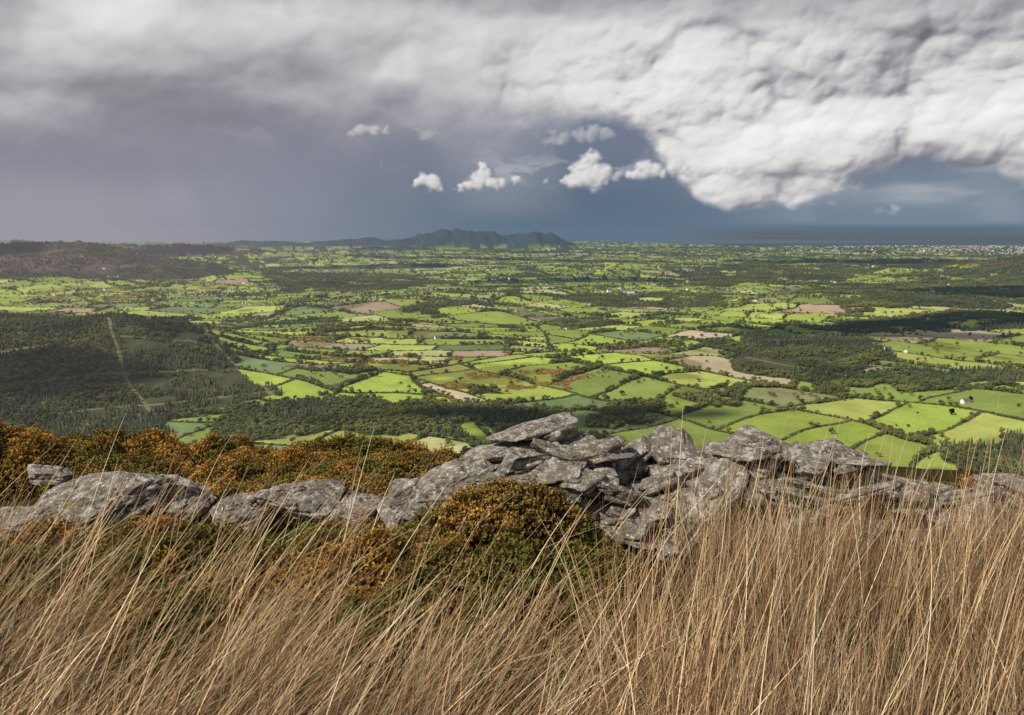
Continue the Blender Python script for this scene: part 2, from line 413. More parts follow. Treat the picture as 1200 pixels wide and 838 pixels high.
n1=noise(p,.12,5.,.65)
cc=mix(1.,cc,mix(n1,(.72,.74,.70),(1.28,1.26,1.3)),'MULTIPLY')
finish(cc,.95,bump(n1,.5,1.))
ground=mk('ground',np.stack([gx,gy,gz],1),F,col=C,smooth=True,mat=m)

m=newmat('sea_water');p=pos()
x,y,z=sep(p)
band=noise(comb(x*.00004,y*.0003,0.),3.,4.,.5)
sc=mix(SS(.40,.65,band),(.012,.030,.055),(.05,.085,.12))
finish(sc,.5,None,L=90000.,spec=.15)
sx=np.array([-75000,-20000,-5000,2000,9000,30000,75000.]);sy=np.array([9500,12000,18000,30000,60000,110000.])
SX,SY=np.meshgrid(sx,sy,indexing='ij');k=np.arange(len(sx)-1)[:,None]*len(sy)+np.arange(len(sy)-1)[None,:]
mk('sea',np.stack([SX.ravel(),SY.ravel(),SX.ravel()*0-8.],1),np.stack([k,k+len(sy),k+len(sy)+1,k+1],-1).reshape(-1,4),mat=m)

# ------------------------------------------------------------------ instancer
def instancer(name,P,rot,scl,col,protos,pid):
    me=bpy.data.meshes.new(name);n=len(P)
    me.vertices.add(n);me.vertices.foreach_set('co',np.asarray(P,np.float32).ravel())
    a=me.attributes.new('rot','FLOAT_VECTOR','POINT');a.data.foreach_set('vector',np.asarray(rot,np.float32).ravel())
    a=me.attributes.new('scl','FLOAT_VECTOR','POINT');a.data.foreach_set('vector',np.asarray(scl,np.float32).ravel())
    a=me.attributes.new('icol','FLOAT_VECTOR','POINT');a.data.foreach_set('vector',np.asarray(col,np.float32).ravel())
    a=me.attributes.new('pid','INT','POINT');a.data.foreach_set('value',np.asarray(pid,np.int32))
    ob=bpy.data.objects.new(name,me);scene.collection.objects.link(ob)
    g=bpy.data.node_groups.new(name,'GeometryNodeTree')
    g.interface.new_socket('Geometry',in_out='INPUT',socket_type='NodeSocketGeometry')
    g.interface.new_socket('Geometry',in_out='OUTPUT',socket_type='NodeSocketGeometry')
    gi=g.nodes.new('NodeGroupInput');go=g.nodes.new('NodeGroupOutput');j=g.nodes.new('GeometryNodeJoinGeometry')
    def na(nm,t):
        q=g.nodes.new('GeometryNodeInputNamedAttribute');q.data_type=t;q.inputs['Name'].default_value=nm;return q.outputs['Attribute']
    e2r=g.nodes.new('FunctionNodeEulerToRotation');g.links.new(na('rot','FLOAT_VECTOR'),e2r.inputs[0])
    s=na('scl','FLOAT_VECTOR');pi=na('pid','INT')
    for k,o in enumerate(protos):
        cmp=g.nodes.new('FunctionNodeCompare');cmp.data_type='INT';cmp.operation='EQUAL'
        g.links.new(pi,cmp.inputs[2]);cmp.inputs[3].default_value=k
        oi=g.nodes.new('GeometryNodeObjectInfo');oi.transform_space='ORIGINAL';oi.inputs['Object'].default_value=o
        oi.inputs['As Instance'].default_value=True
        ip=g.nodes.new('GeometryNodeInstanceOnPoints')
        g.links.new(gi.outputs[0],ip.inputs['Points']);g.links.new(cmp.outputs[0],ip.inputs['Selection'])
        g.links.new(oi.outputs['Geometry'],ip.inputs['Instance']);g.links.new(e2r.outputs[0],ip.inputs['Rotation'])
        g.links.new(s,ip.inputs['Scale']);g.links.new(ip.outputs[0],j.inputs[0])
    g.links.new(j.outputs[0],go.inputs[0])
    md=ob.modifiers.new('inst','NODES');md.node_group=g
    return ob

def ico(sub):
    bm=bmesh.new();bmesh.ops.create_icosphere(bm,subdivisions=sub,radius=1)
    V=np.array([v.co[:] for v in bm.verts]);F=np.array([[v.index for v in f.verts] for f in bm.faces]);bm.free();return V,F
def leafmat(name,base,tr=.0,haze=True):
    m=newmat(name)
    ic=attr('icol','INSTANCER','Vector');lc=attr('Col')
    c=mix(1.,mix(1.,base,ic,'MULTIPLY'),lc,'MULTIPLY')
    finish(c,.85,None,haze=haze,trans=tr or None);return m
def cyl(r0,r1,p0,p1,n=6):
    p0=np.array(p0,float);p1=np.array(p1,float);d=p1-p0;d/=np.linalg.norm(d)
    a=np.cross(d,[.3,.9,.2]);a/=np.linalg.norm(a);b=np.cross(d,a)
    t=np.arange(n)*2*np.pi/n
    ring=np.cos(t)[:,None]*a+np.sin(t)[:,None]*b
    V=np.concatenate([p0+ring*r0,p1+ring*r1]);F=[[i,(i+1)%n,n+(i+1)%n,n+i] for i in range(n)]
    T3=[]
    for f in F: T3+= [[f[0],f[1],f[2]],[f[0],f[2],f[3]]]
    return V,np.array(T3)
def leaves(Pc,size,rg):
    n=len(Pc);a=rg.normal(size=(n,3));a/=np.linalg.norm(a,axis=1)[:,None]
    b=rg.normal(size=(n,3));b-= (a*b).sum(1)[:,None]*a;b/=np.linalg.norm(b,axis=1)[:,None]
    s=(size*(.6+.8*rg.random(n)))[:,None]
    V=np.stack([Pc+a*s,Pc-a*s*.5+b*s*.8,Pc-a*s*.5-b*s*.8],1).reshape(-1,3)
    return V,np.arange(3*n).reshape(-1,3)
def joinparts(parts):
    V=[];F=[];C=[];o=0
    for v,f,c in parts:
        V.append(v);F.append(f+o);c=np.asarray(c,float)
        C.append(np.broadcast_to(c,(len(v),3)) if c.ndim==1 else c);o+=len(v)
    return np.concatenate(V),np.concatenate(F),np.concatenate(C)
def broadleaf(name,seed,mat):
    rg=np.random.default_rng(seed);parts=[]
    v,f=cyl(.035,.018,(0,0,0),(.01,.01,.5));parts.append((v,f,(.6,.5,.5)))
    for k in range(7):
        a=rg.random()*6.28;r=.14+.16*rg.random();z=.42+.42*rg.random()
        if k==0:r=0;z=.78
        c=np.array([math.cos(a)*r,math.sin(a)*r,z])
        v,f=cyl(.016,.006,(0,0,.25+.2*rg.random()),c,3);parts.append((v,f,(.6,.5,.5)))
        s=.15+.07*rg.random()
        V,Fc=ico(2);V=V*s*.82*(.75+.5*rg.random((len(V),1)));V[:,2]*=.8
        parts.append((V+c,Fc,(.75,.8,.7)))
        d=rg.normal(size=(50,3));d/=np.linalg.norm(d,axis=1)[:,None]
        L=c+d*s*(.75+.5*rg.random((50,1)))*np.array([1,1,.85])
        v,f=leaves(L,.042,rg);parts.append((v,f,np.repeat(.9+.5*rg.random((50,1)),3,0)*np.ones(3)))
    V,F,C=joinparts(parts);return mk(name,V,F,col=C,mat=mat)
def conifer(name,seed,mat):
    rg=np.random.default_rng(seed);parts=[]
    v,f=cyl(.02,.004,(0,0,0),(0,0,.97),4);parts.append((v,f,(.8,.6,.5)))
    for k in range(11):
        z=.12+.86*k/11;r=.20*(1-z)**.8+.012
        nb=8
        for b in range(nb):
            a=b*6.283/nb+rg.random()*.5+k;rr_=r*(.8+.4*rg.random())
            t=np.array([math.cos(a)*rr_,math.sin(a)*rr_,z-.03-.05*rg.random()])
            s=np.array([-math.sin(a),math.cos(a),0])*rr_*.4
            V=np.array([[0,0,z+.03],t*[.55,.55,1]+s+[0,0,.012],t,t*[.55,.55,1]-s+[0,0,.012],t*[.5,.5,1]-[0,0,.03]])
            parts.append((V,np.array([[0,1,2],[0,2,3],[1,4,2],[2,4,3]]),(np.ones(3)*(.7+.6*rg.random()))))
    V,F,C=joinparts(parts);return mk(name,V,F,col=C,mat=mat)
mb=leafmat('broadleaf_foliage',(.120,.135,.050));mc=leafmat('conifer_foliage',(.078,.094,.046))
b1o=broadleaf('broadleaf_tree',1,mb);b2o=broadleaf('broadleaf_tree',2,mb)
c1o=conifer('conifer_tree',3,mc)
def sh_bush(name,seed,mat):
    rg=np.random.default_rng(seed);parts=[]
    for k in range(5):
        a=rg.random()*6.28;r=.35*rg.random();c=np.array([math.cos(a)*r,math.sin(a)*r,.3+.15*rg.random()])
        s=.3+.12*rg.random();V,Fc=ico(2);V=V*s*(.7+.5*rg.random((len(V),1)))
        v,f=cyl(.03,.015,(0,0,0),c,3);parts.append((v,f,(.5,.4,.3)))
        parts.append((V*[1,1,.8]+c,Fc,(.8,.8,.75)))
        d=rg.normal(size=(30,3));d/=np.linalg.norm(d,axis=1)[:,None]
        v,f=leaves(c+d*s*(.8+.35*rg.random((30,1)))*[1,1,.8],.07,rg);parts.append((v,f,(1.1,1.1,1.1)))
    V,F,C=joinparts(parts);return mk(name,V,F,col=C,mat=mat)
s1o=sh_bush('hedge_shrub',5,mb)
def place(o,x,y,s):
    z=height(np.array([float(x)]),np.array([float(y)]))[0];o.location=(x,y,z-.1);o.scale=(s,s,s)
place(b1o,640,1130,11);place(b2o,700,1190,10);place(c1o,-520,1350,14);place(s1o,600,1150,3)

HP=[];HS=[];HI=[];FP=[];FS=[];FI=[]
bands=[(850,1600,420000,1.0),(1600,2700,300000,1.15),(2700,4800,280000,1.5),(4800,11000,340000,2.1)]
for bi_,(y0,y1,N,sc) in enumerate(bands):
    yy=np.sqrt(y0**2+(y1**2-y0**2)*rng.random(N));tt=(rng.random(N)-.5)*1.62;xx=yy*tt
    area=.81*(y1**2-y0**2)
    con,bro,gor,cid,e=cover(xx,yy)
    ok=(yy<coast(xx)-400)
    hw=2.6*sc
    dn=fbm(xx/110,yy/110,101,3)
    pd=N/area
    def take(mask,prob): return mask&(rng.random(N)<np.clip(prob,0,1))
    def pts(k,dz):
        return np.stack([xx[k],yy[k],height(xx[k],yy[k])-dz],1)
    tgt={0:.034,1:.020,2:.0062,3:.0011}[bi_]
    hedge=(e<hw*(.8+3.0*np.clip(dn-.4,0,1)))&~con&~bro&ok
    k=take(hedge,tgt*(.18+12*np.clip(dn-.45,0,1))/pd);n=k.sum()
    HP.append(pts(k,.3));HS.append((4.0+7.5*rng.random(n)**1.4)*(1+.2*(sc-1)));HI.append((rng.random(n)<.5).astype(int))
    if bi_<3:
        tgt2={0:.08,1:.032,2:.010}[bi_]
        k=take(hedge&(e<2.4*sc),tgt2/pd);n=k.sum()
        HP.append(pts(k,.2));HS.append((1.6+2.4*rng.random(n))*(1+.5*(sc-1)));HI.append(np.full(n,2))
    k=take(gor,.03/sc/sc/pd);n=k.sum()
    HP.append(pts(k,.2));HS.append((1.4+1.6*rng.random(n))*sc);HI.append(np.full(n,3))
    k=take((~con)&(~bro)&ok,.00014/pd*(1+5*(dn>.57)));n=k.sum()
    HP.append(pts(k,.3));HS.append(5+6*rng.random(n));HI.append((rng.random(n)<.5).astype(int))
    tg={0:.030,1:.018,2:.007,3:.0020}[bi_]
    thin=fbm(xx/70,yy/70,107,3)
    k=take((con|bro)&ok&((thin>.38)|bro)&~(con&rides(xx,yy)&(yy<2200)),tg/pd)
    n=k.sum();cn=con[k]
    mixd=rng.random(n)<np.where(fbm(xx[k]/130,yy[k]/130,103,3)>.48,.96,.40)
    isC=cn&mixd|(~cn&(fbm(xx[k]/200,yy[k]/200,105,2)>.68))
    FP.append(pts(k,.3))
    FS.append(np.where(isC,6+6*rng.random(n),5+5*rng.random(n))*(1+.22*(sc-1)))
    FI.append(np.where(isC,2,(rng.random(n)<.5).astype(int)))
HP=np.concatenate(HP);HS=np.concatenate(HS);HI=np.concatenate(HI)
FP=np.concatenate(FP);FS=np.concatenate(FS);FI=np.concatenate(FI)
def treecol(P,I):
    n=len(P);v=.35+1.3*fbm(P[:,0]/60,P[:,1]/60,201,3)+.4*(rng.random(n)-.5)
    t=rng.random(n)*.6+1.1*(fbm(P[:,0]/160,P[:,1]/160,203,3)-.40)
    t=np.clip(t,0,1)[:,None]
    c=np.array([.72,.78,.92])*(1-t)+np.array([1.60,1.32,.85])*t
    return c*np.clip(v,.15,2)[:,None]
def rz(n):
    r=np.zeros((n,3));r[:,2]=rng.random(n)*6.28;r[:,0]=(rng.random(n)-.5)*.1;return r
hc=treecol(HP,HI);g=HI==3;hc[g]=np.array([2.1,1.15,.6])*(.5+.7*rng.random((g.sum(),1)))
hi=HI.copy();hi[g]=2
hs=HS[:,None]*np.stack([1+.3*rng.random(len(HS)),1+.3*rng.random(len(HS)),.75+.3*rng.random(len(HS))],1)
instancer('hedgerows',HP,rz(len(HP)),hs,hc,[b1o,b2o,s1o],hi)
fs=FS[:,None]*np.stack([1+.25*rng.random(len(FS)),1+.25*rng.random(len(FS)),.85+.3*rng.random(len(FS))],1)
instancer('forest',FP,rz(len(FP)),fs,treecol(FP,FI),[b1o,b2o,c1o],FI)

# ------------------------------------------------------------------ unseen cloud meshes, added out of frame to cast shadow patches on the valley
m=newmat('shadow_cloud_white');finish((.8,.8,.82),1.,None,haze=False)
CV=[];CF=[];co_=0;D,Fc=ico(4)
rc_=np.random.default_rng(77)
kx=SUN.x/SUN.z;ky=SUN.y/SUN.z
for (sx_,sy_,rx,ry) in[(-2900,4350,900,420),(-3300,6300,1300,600),(1900,3300,800,330),(1050,2150,420,150),(-300,6600,1400,450),(2700,6300,1000,420),(500,4300,700,180),(1700,2300,500,160),(-1000,5400,700,200),(-750,1330,200,90),(-1500,1600,250,150),(50,1120,260,60)]:
    h=max(2500,.48*sy_)
    for q in range(7):
        a=rc_.random()*6.28;r=.65*rc_.random()**.5
        c=np.array([sx_+kx*h+rx*r*math.cos(a),sy_+ky*h+ry*r*math.sin(a),h+60*rc_.normal()])
        s=np.array([rx,ry,0])*(.35+.25*rc_.random());s[2]=min(s[0],s[1])*.6
        dd=D*(.7+.6*fbm3(D*2.2+q*5+sx_*.01,q+3,4))[:,None]
        CV.append(dd*s+c);CF.append(Fc+co_);co_+=len(D)
mk('shadow_clouds',np.concatenate(CV),np.concatenate(CF),smooth=True,mat=m)

# ------------------------------------------------------------------ buildings
def flatmat(name,c,r=.8,nz=.15):
    m=newmat(name);p=pos();n=noise(p,1.5,4.,.6)
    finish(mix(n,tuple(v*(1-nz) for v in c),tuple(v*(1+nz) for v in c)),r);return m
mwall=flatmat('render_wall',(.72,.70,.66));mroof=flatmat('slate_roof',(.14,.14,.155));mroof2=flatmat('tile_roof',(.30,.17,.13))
mglass=flatmat('window_glass',(.04,.05,.06),.2);mdoor=flatmat('door_paint',(.12,.05,.04));mbrick=flatmat('chimney_brick',(.3,.2,.16))
def boxV(x0,x1,y0,y1,z0,z1):
    V=[(x0,y0,z0),(x1,y0,z0),(x1,y1,z0),(x0,y1,z0),(x0,y0,z1),(x1,y0,z1),(x1,y1,z1),(x0,y1,z1)]
    return V,[(0,3,2,1),(4,5,6,7),(0,1,5,4),(1,2,6,5),(2,3,7,6),(3,0,4,7)]
def pyobj(name,V,F,mat,parent):
    me=bpy.data.meshes.new(name);me.from_pydata(V,[],F);me.materials.append(mat)
    o=bpy.data.objects.new(name,me);scene.collection.objects.link(o);o.parent=parent;return o
def farmhouse(x,y,rot,L=14,W=7,H=5,roofm=mroof,name='farmhouse'):
    z=height(np.array([float(x)]),np.array([float(y)]))[0]
    e=bpy.data.objects.new(name,None);scene.collection.objects.link(e);e.location=(x,y,z-.3);e.rotation_euler=(0,0,rot)
    l=L/2;w_=W/2;rh=W*.42
    V=[(-l,-w_,0),(l,-w_,0),(l,w_,0),(-l,w_,0),(-l,-w_,H),(l,-w_,H),(l,w_,H),(-l,w_,H),(-l,0,H+rh),(l,0,H+rh)]
    pyobj('walls',V,[(0,1,5,4),(2,3,7,6),(1,2,6,9,5),(3,0,4,8,7)],mwall,e)
    ov=.4;t=.22;V=[];F=[]
    for s in(-1,1):
        k=len(V)
        a=(s*(w_+ov),H-ov*rh/w_+.05);b=(0,H+rh+.05)
        V+=[(-l-ov,a[0],a[1]),(l+ov,a[0],a[1]),(l+ov,b[0],b[1]),(-l-ov,b[0],b[1]),(-l-ov,a[0],a[1]+t),(l+ov,a[0],a[1]+t),(l+ov,b[0],b[1]+t),(-l-ov,b[0],b[1]+t)]
        F+=[tuple(k+i for i in f) for f in[(0,3,2,1),(4,5,6,7),(0,1,5,4),(1,2,6,5),(3,0,4,7)]]
    pyobj('roof',V,F,roofm,e)
    V=[];F=[]
    for s in(-1,1):
        for zz in([1.0,3.3] if H>4 else [1.0]):
            for xx in np.linspace(-l+1.6,l-1.6,4):
                if s<0 and abs(xx)<.5: continue
                y0,y1=sorted((s*(w_-.05),s*(w_+.03)))
                v,f=boxV(xx-.5,xx+.5,y0,y1,zz,zz+1.3);k=len(V);V+=v;F+=[tuple(k+i for i in q) for q in f]
    pyobj('windows',V,F,mglass,e)
    v,f=boxV(-.5,.5,-w_-.04,-w_+.05,.3,2.4);pyobj('door',v,f,mdoor,e)
    V=[];F=[]
    for xx in(-l+.6,l-.6):
        v,f=boxV(xx-.4,xx+.4,-.4,.4,H+rh*.5,H+rh+1.1);k=len(V);V+=v;F+=[tuple(k+i for i in q) for q in f]
    pyobj('chimneys',V,F,mbrick,e)
HS_=[(-362,1480,.3,26,9,5,mroof2),(-340,1500,1.8,14,8,4,mroof),(-395,1490,.2,16,8,4,mroof2),(820,1720,.4,18,8,5,mroof),(850,1700,1.2,13,7,5,mroof),
 (500,3450,.1,60,14,9,mroof),(430,3480,.4,30,12,9,mroof),(560,3500,.1,26,11,8,mroof),(690,1185,.4,14,7,5,mroof),(-180,1900,.6,14,7,5,mroof),(-520,3000,.2,18,8,5,mroof),
 (-300,3700,.3,20,8,5,mroof2),(150,2150,.9,15,7,5,mroof),(1350,2350,.3,20,8,5,mroof),(1100,1500,.2,16,8,5,mroof)]
for h_ in HS_: farmhouse(*h_)
def village(name,n,fp,mats,s0=1.):
    V=[];F=[];MI=[]
    PP=np.array([fp() for k in range(n)]);ZZ=height(PP[:,0].copy(),PP[:,1].copy())
    for k in range(n):
        x,y=PP[k];z=ZZ[k]
        if z<2: continue
        a=rng.random()*3.14;L=(8+10*rng.random())*s0;W=(7+4*rng.random())*s0;H=(3.5+3*rng.random())*s0;rh=W*.4
        ca,sa=math.cos(a),math.sin(a);l=L/2;w_=W/2
        P=[(-l,-w_,0),(l,-w_,0),(l,w_,0),(-l,w_,0),(-l,-w_,H),(l,-w_,H),(l,w_,H),(-l,w_,H),(-l,0,H+rh),(l,0,H+rh)]
        b=len(V);V+=[(x+p[0]*ca-p[1]*sa,y+p[0]*sa+p[1]*ca,z+p[2]) for p in P]
        for f in[(0,1,5,4),(2,3,7,6),(1,2,6,9,5),(3,0,4,8,7)]: F.append(tuple(b+i for i in f));MI.append(0)
        r=1 if rng.random()<.7 else 2
        for f in[(4,5,9,8),(6,7,8,9)]: F.append(tuple(b+i for i in f));MI.append(r)
    me=bpy.data.meshes.new(name);me.from_pydata(V,[],F)
    for mm in mats: me.materials.append(mm)
    me.polygons.foreach_set('material_index',MI)
    o=bpy.data.objects.new(name,me);scene.collection.objects.link(o)
def town_p():
    y=8000+2900*rng.random()**.8;return (.31+.42*rng.random()**.6)*y,y
def rur():
    y=2300+5200*rng.random();return (rng.random()-.45)*1.3*y,y
village('coastal_town',850,town_p,[mwall,mroof,mroof2],1.4)
village('scattered_cottages',120,rur,[mwall,mroof,mroof2],1.0)

# ------------------------------------------------------------------ foreground rocks
RV=[];RF=[];RC=[];ro=0
IC={4:ico(4),5:ico(5),6:ico(6)}
def rock(c,dim,rot,seed,lvl=5,k=4.,cuts=9,dmin=.55):
    global ro
    rg=np.random.default_rng(seed);D,Fc=IC[lvl]
    P=D/((np.abs(D)**k).sum(1)**(1/k))[:,None]
    for j in range(cuts):
        n=rg.normal(size=3);n[2]*=.5;n/=np.linalg.norm(n);d=dmin+.42*rg.random()
        t=P@n-d;P=P-np.where(t>0,t,0)[:,None]*n
    loc=P*np.array(dim)
    off=rg.random(3)*50
    q=(loc+off)
    nrm=D/np.array(dim)*min(dim);nrm/=np.linalg.norm(nrm,axis=1)[:,None]
    amp=.075*(dim[0]+dim[1])*.5+.004
    led=vn3(q*np.array([3.,3.,34.]),seed)-.5
    led2=vn3(q*np.array([6.,6.,80.]),seed+1)-.5
    loc=loc+nrm*np.array([1,1,.15])*(led*amp*3.2+led2*amp*1.4)[:,None]
    loc=loc+nrm*((fbm3(q*9,seed+3,3)-.5)*amp*1.6)[:,None]*np.array([1,1,.6])
    ri=1-np.abs(fbm3(q*np.array([11,11,26.]),seed+9,2)-.5)*2
    loc=loc-nrm*(np.clip(ri-.82,0,1)*amp*5)[:,None]*np.array([1,1,.8])
    Rm=np.array(Euler(rot).to_matrix())
    W=loc@Rm.T+np.array(c)
    RV.append(W);RF.append(Fc+ro);RC.append(loc+off);ro+=len(W)
def gz1(x,y): return float(near(np.array([float(x)]),np.array([float(y)]))[0])
prof_x=[-.55,-.25,.0,.18,.45,.62,.80,.95,1.1,1.4,1.75,2.0,2.15,2.3,2.6,2.75,3.0,3.4,4.2]
prof_h=[.24,.30,.46,.60,.62,.48,.34,.44,.49,.52,.49,.53,.46,.32,.33,.25,.20,.26,.24]
def ph(x): return np.interp(x,prof_x,prof_h)
sd=1000
x=-.45
while x<4.0:
    H=ph(x);zb=gz1(x,4.9)
    for row in range(3):
        yy=4.62+.22*row+.08*rng.normal()
        z=0.
        topH=H*(.82 if row==0 else 1.0)*(.88+.24*rng.random())
        while z<topH-.03:
            t=(.022+.036*rng.random()**1.5);L=.13+.20*rng.random()*(1.2 if z<H*.6 else .9)
            xx=x+.10*rng.normal()
            rock((xx,yy+.04*rng.normal(),zb+z+t*.6),(L,.10+.13*rng.random(),t),(.26*rng.normal(),-.16+.26*rng.normal(),rng.random()*6.28),sd,5 if row<1 else 4,5.,8,.55);sd+=1
            z+=t*1.5
    x+=.20+.05*rng.random()
big_=[(-.28,4.95,.28,(.34,.24,.15),(.1,-.35,.3)),(-.62,4.95,.18,(.24,.2,.13),(.2,-.2,-.4)),(.02,4.75,.34,(.28,.18,.10),(.15,-.3,.2)),(.34,4.95,.54,(.26,.18,.06),(.05,.10,.1)),(.16,4.9,.50,(.30,.18,.06),(.05,-.12,.3)),
 (-1.02,5.0,.12,(.20,.18,.09),(.2,.15,.5)),(-1.35,5.0,.20,(.34,.22,.11),(.15,.18,-.1)),(-1.72,4.95,.16,(.24,.2,.10),(.1,-.2,.4)),
 (-2.55,4.9,.24,(.46,.26,.12),(.30,-.12,.12)),(-2.95,4.75,.14,(.42,.24,.11),(.25,-.2,.2)),(-3.35,4.7,.04,(.36,.26,.10),(.2,-.1,-.2)),(-2.2,5.1,.20,(.28,.2,.08),(.2,.22,.1)),
 (-2.75,4.35,.0,(.40,.22,.09),(.2,-.3,.1)),(-3.1,4.2,-.02,(.25,.2,.08),(.1,.2,.6)),(-3.45,5.7,.22,(.2,.16,.05),(.1,.1,.1)),
 (.78,4.55,.18,(.28,.20,.12),(.3,.1,.2)),(1.05,4.5,.14,(.22,.2,.11),(.3,-.2,.9)),(.55,4.45,.14,(.26,.18,.10),(.2,.3,.4)),(.42,4.35,.05,(.22,.18,.08),(.3,-.2,.1)),(2.05,4.85,.44,(.16,.15,.13),(.1,.2,.3)),(1.62,4.6,.32,(.28,.18,.07),(.1,.2,.2)),(1.3,4.6,.28,(.26,.16,.06),(.2,-.15,.0)),
 (2.5,4.85,.20,(.22,.18,.08),(.1,.2,.2)),(3.0,4.95,.12,(.20,.16,.07),(.1,.2,.8)),(.85,4.05,.16,(.10,.09,.05),(.2,.3,.2)),(3.5,5.0,.14,(.24,.18,.08),(.1,-.2,.8))]
for k,(x,y,z,d,r) in enumerate(big_): rock((x,y,gz1(x,y)+z),d,r,500+k,6,3.6,11,.5)
m=newmat('lichen_rock')
rc=attr('rco',out='Vector')
n1=noise(rc,5.,5.,.65);st=noise(vmul(rc,(6.,6.,80.)),1.,3.,.6);n3=noise(rc,55.,4.,.7);n4=noise(rc,13.,5.,.75)
c=mix(n1,(.080,.070,.060),(.29,.26,.225))
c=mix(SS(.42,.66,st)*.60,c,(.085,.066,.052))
c=mix(SS(.48,.60,n4)*.72,c,(.46,.44,.40))
c=mix(SS(.60,.66,noise(rc,30.,3.,.65))*.7,c,(.66,.64,.60))
c=mix(SS(.58,.70,noise(rc,8.,3.,.6))*.5,c,(.24,.17,.08))
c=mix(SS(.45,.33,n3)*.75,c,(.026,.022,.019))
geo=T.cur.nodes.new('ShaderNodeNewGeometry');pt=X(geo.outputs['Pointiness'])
c=mix(SS(.50,.44,pt)*.85,c,(.016,.014,.012))  # crevice shade put into the rock colour where the mesh is concave
hgt=st*1.0+n3*.5+n4*.6+n1*.6
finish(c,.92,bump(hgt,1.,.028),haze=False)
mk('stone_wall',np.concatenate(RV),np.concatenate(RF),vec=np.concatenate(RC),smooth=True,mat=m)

# ------------------------------------------------------------------ heather
def sprig(name,mat):
    rg=np.random.default_rng(4);parts=[]
    for s in range(4):
        a=rg.random()*6.28;ln=.55+.45*rg.random();tl=.4*rg.random()
        tip=np.array([math.cos(a)*tl,math.sin(a)*tl,1])*ln
        v,f=cyl(.02,.008,(0,0,0),tip,3);parts.append((v,f,(.35,.22,.15)))
        n=24;t=.2+.8*rg.random(n)
        base=tip[None,:]*t[:,None];ang=rg.random(n)*6.28
        L=base+np.stack([np.cos(ang),np.sin(ang),np.full(n,.8)],1)*.055
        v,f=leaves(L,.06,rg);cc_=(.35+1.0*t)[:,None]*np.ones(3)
        parts.append((v,f,np.repeat(cc_,3,0)))
    V,F,C=joinparts(parts);return mk(name,V,F,col=C,mat=mat)
mh=leafmat('heather_leaf',(1.,1.,1.),0,False)
sp=sprig('heather_sprig',mh);sp.location=(-.3,4.0,gz1(-.3,4.0));sp.scale=(.1,.1,.1)
MO=[(-.02,4.0,.58,.42,.47,.36),(-.15,3.45,.52,.35,.34,.25),(.36,3.7,.34,.3,.26,.2),(-.62,3.75,.42,.38,.32,.38),(-1.15,3.85,.55,.42,.32,.34),(-1.75,3.8,.6,.4,.30,.38),(-2.35,3.7,.6,.4,.30,.42),(-2.9,3.6,.6,.4,.26,.3),
 (-3.4,6.6,.9,.6,.36,.52),(-2.6,6.5,.8,.5,.28,.48),(-1.9,6.1,.7,.5,.24,.46),(-1.2,5.9,.6,.5,.22,.42),(-.6,5.7,.5,.4,.26,.42),(-2.2,5.5,.5,.3,.18,.5),(-1.55,5.35,.5,.3,.18,.5),
 (-.9,5.25,.35,.25,.20,.5),(-4.3,6.3,.9,.6,.40,.5),(2.9,5.3,.5,.3,.20,.35),(3.6,5.3,.5,.3,.22,.35),(-1.05,4.75,.3,.2,.10,.4),(-.45,4.55,.35,.2,.18,.35),(-3.5,4.0,.5,.4,.24,.4),
 (-1.6,3.3,.5,.3,.22,.3),(-.8,3.3,.4,.3,.20,.2),(-2.3,3.2,.5,.3,.22,.35),(.42,3.35,.3,.22,.16,.2),(-3.,6.,.6,.4,.28,.42),(-1.4,6.6,.8,.4,.28,.42),(-.2,5.9,.5,.4,.20,.4)]
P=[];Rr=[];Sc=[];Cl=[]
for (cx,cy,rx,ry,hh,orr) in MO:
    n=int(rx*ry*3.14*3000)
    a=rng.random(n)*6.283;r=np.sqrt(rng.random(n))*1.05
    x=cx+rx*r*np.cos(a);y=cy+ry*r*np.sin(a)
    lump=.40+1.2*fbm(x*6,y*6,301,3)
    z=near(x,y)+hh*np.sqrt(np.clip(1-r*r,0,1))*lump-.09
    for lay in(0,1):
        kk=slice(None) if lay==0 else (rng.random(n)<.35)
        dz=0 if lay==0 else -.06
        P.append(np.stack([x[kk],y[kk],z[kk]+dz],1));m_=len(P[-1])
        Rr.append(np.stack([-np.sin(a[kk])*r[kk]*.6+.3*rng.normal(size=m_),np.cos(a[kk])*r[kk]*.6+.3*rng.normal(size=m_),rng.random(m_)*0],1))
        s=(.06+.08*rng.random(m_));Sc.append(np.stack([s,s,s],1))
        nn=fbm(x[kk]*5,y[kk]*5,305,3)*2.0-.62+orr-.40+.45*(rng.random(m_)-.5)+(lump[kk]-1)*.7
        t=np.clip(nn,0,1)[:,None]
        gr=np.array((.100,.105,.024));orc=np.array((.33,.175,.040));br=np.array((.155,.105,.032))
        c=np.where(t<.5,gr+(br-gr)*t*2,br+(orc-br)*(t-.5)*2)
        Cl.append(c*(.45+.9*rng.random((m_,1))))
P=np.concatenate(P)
instancer('heather',P,np.concatenate(Rr),np.concatenate(Sc),np.concatenate(Cl),[sp],np.zeros(len(P),int))

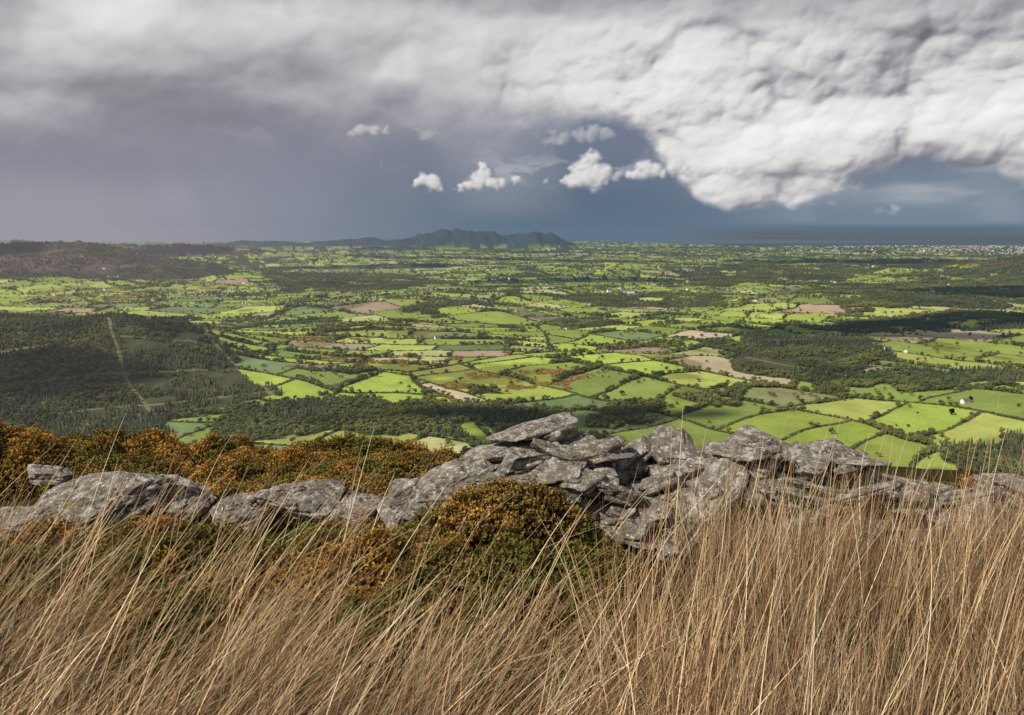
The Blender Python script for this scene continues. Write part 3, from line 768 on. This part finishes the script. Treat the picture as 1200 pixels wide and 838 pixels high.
# ------------------------------------------------------------------ grass
def blades(bx,by,ln,lean,az,wid,col,seg=5,curl=.5,dark=.28):
    n=len(bx);bz=near(bx,by)-.02
    t=np.linspace(0,1,seg+1)
    ang=lean[:,None]*(1+curl*(t[None,:]-.3))
    ds=ln[:,None]/seg
    hx=np.concatenate([np.zeros((n,1)),np.cumsum(np.sin(ang[:,1:])*ds,1)],1)
    hz=np.concatenate([np.zeros((n,1)),np.cumsum(np.cos(ang[:,1:])*ds,1)],1)
    wv=(rng.normal(size=(n,1))*.02)*np.sin(t[None,:]*4+rng.random((n,1))*6)
    px=bx[:,None]+hx*np.cos(az)[:,None]-wv*np.sin(az)[:,None]
    py=by[:,None]+hx*np.sin(az)[:,None]+wv*np.cos(az)[:,None]
    pz=bz[:,None]+hz
    w_=wid[:,None]*(1-.8*t[None,:]**1.5)*.5
    fa=rng.random(n)*3.14;fx=np.cos(fa)[:,None];fy=np.sin(fa)[:,None]*.5
    A_=np.stack([px-w_*fx,py-w_*fy,pz],-1);B_=np.stack([px+w_*fx,py+w_*fy,pz+w_*.3],-1)
    V=np.stack([A_,B_],2).reshape(-1,3)
    b=(np.arange(n)*(seg+1)*2)[:,None]+(np.arange(seg)*2)[None,:]
    F=np.stack([b,b+1,b+3,b+2],-1).reshape(-1,4)
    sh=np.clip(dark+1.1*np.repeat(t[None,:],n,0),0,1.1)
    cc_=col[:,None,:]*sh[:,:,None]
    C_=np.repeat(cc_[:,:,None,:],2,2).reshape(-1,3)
    return V,F,C_
mg=newmat('dry_grass')
c=attr('Col');finish(c,.6,None,haze=False,trans=.2)
parts=[]
def straw(n,red=0.):
    pal=np.array([(.48,.335,.185),(.63,.48,.29),(.31,.18,.095),(.17,.095,.05),(.78,.66,.45),(.40,.245,.135)])
    pr=np.array([.26,.22,.18,.12,.10,.12])+red*np.array([-.08,-.12,.10,.06,-.06,.10])
    i_=rng.choice(6,n,p=pr/pr.sum());return pal[i_]*(.75+.4*rng.random((n,1)))
def add(bx,by,ln,lean,az,wid,col,**k): parts.append(blades(bx,by,ln,lean,az,wid,col,**k))
def zone(x,y):
    left=x<.16*y-.05
    hz=(x<.75)&(y>2.95)
    return np.where(hz,2,np.where(left,1,0))
for k in range(330):
    y=1.35+3.2*rng.random()**.9;x=(rng.random()-.5)*2*(.72*y+.3)
    zn=int(zone(np.array(x),np.array(y)))
    if zn==2 and rng.random()<(.62 if x<-.9 else .86): continue
    if x<1.1 and y>3.8 and rng.random()<.7: continue
    left=zn>0
    n=int((100 if left else 125)*(.4+1.1*rng.random()))
    if zn==2: n=n//3
    a=rng.random(n)*6.283;r=(.08+.06*rng.random())*np.sqrt(rng.random(n))
    bx=x+r*np.cos(a);by=y+r*np.sin(a)
    base_len=(.63 if not left else (.78 if x<-.5 else .68))*(.65+.55*rng.random())
    if y<2.3: base_len*=.90
    ln=base_len*(.4+.65*rng.random(n))
    if left:
        az=np.full(n,.15)+.5*rng.normal(size=n)+.3*rng.normal();lean=.66+.22*rng.normal(size=n)+.12*rng.normal()
    else:
        az=np.where(rng.random(n)<.35,.2+.8*rng.normal(size=n),a);lean=np.abs(.06+.27*rng.normal(size=n))+.08
    red=1. if (not left and y>2.8 and rng.random()<.7) else 0.
    add(bx,by,ln,np.clip(lean,.02,1.4),az,.0026+.0034*rng.random(n),straw(n,red)*(.55+.60*rng.random()))
n=9000
y=1.4+3.3*rng.random(n);x=(rng.random(n)-.5)*2*(.72*y+.3)
k=(zone(x,y)<2)&(fbm(x*2.2,y*2.2,411,3)>.42);x=x[k];y=y[k];n=len(x)
add(x,y,.12+.28*rng.random(n),.45+.5*rng.random(n),np.where(zone(x,y)==1,.2,0)+1.3*rng.normal(size=n),.002+.002*rng.random(n),straw(n)*.6,seg=4)
n=9000
y=1.4+3.3*rng.random(n);x=(rng.random(n)-.5)*2*(.72*y+.3);k=fbm(x*1.5,y*1.5,401,3)>.45;x=x[k];y=y[k];n=len(x)
add(x,y,.12+.24*rng.random(n),.2+.5*rng.random(n),rng.random(n)*6.28,.0025+.002*rng.random(n),np.array([(.12,.135,.035)])*(.5+.9*rng.random((n,1))),seg=4)
n=1900
y=1.6+2.9*rng.random(n);x=(rng.random(n)-.5)*2*(.72*y+.3);zn=zone(x,y);k=(zn<2)|(rng.random(n)<np.where(x<-.8,.8,.3));x=x[k];y=y[k];zn=zn[k];n=len(x)
add(x,y,.55+.42*rng.random(n),np.clip(np.where(zn>0,.66,.15)+.18*rng.normal(size=n),.02,1.2),.1+.6*rng.normal(size=n),.0032+.0030*rng.random(n),straw(n)*1.25,seg=7,curl=.35,dark=.55)
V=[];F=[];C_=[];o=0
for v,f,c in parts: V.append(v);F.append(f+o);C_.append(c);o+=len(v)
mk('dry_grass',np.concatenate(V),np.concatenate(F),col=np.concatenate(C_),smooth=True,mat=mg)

# ------------------------------------------------------------------ camera
cd=bpy.data.cameras.new('camera');cd.lens=28;cd.sensor_width=36;cd.clip_start=.05;cd.clip_end=200000
co=bpy.data.objects.new('camera',cd);scene.collection.objects.link(co);scene.camera=co
co.location=(0,0,CAMZ);co.rotation_euler=(math.radians(90-9.4),0,0)
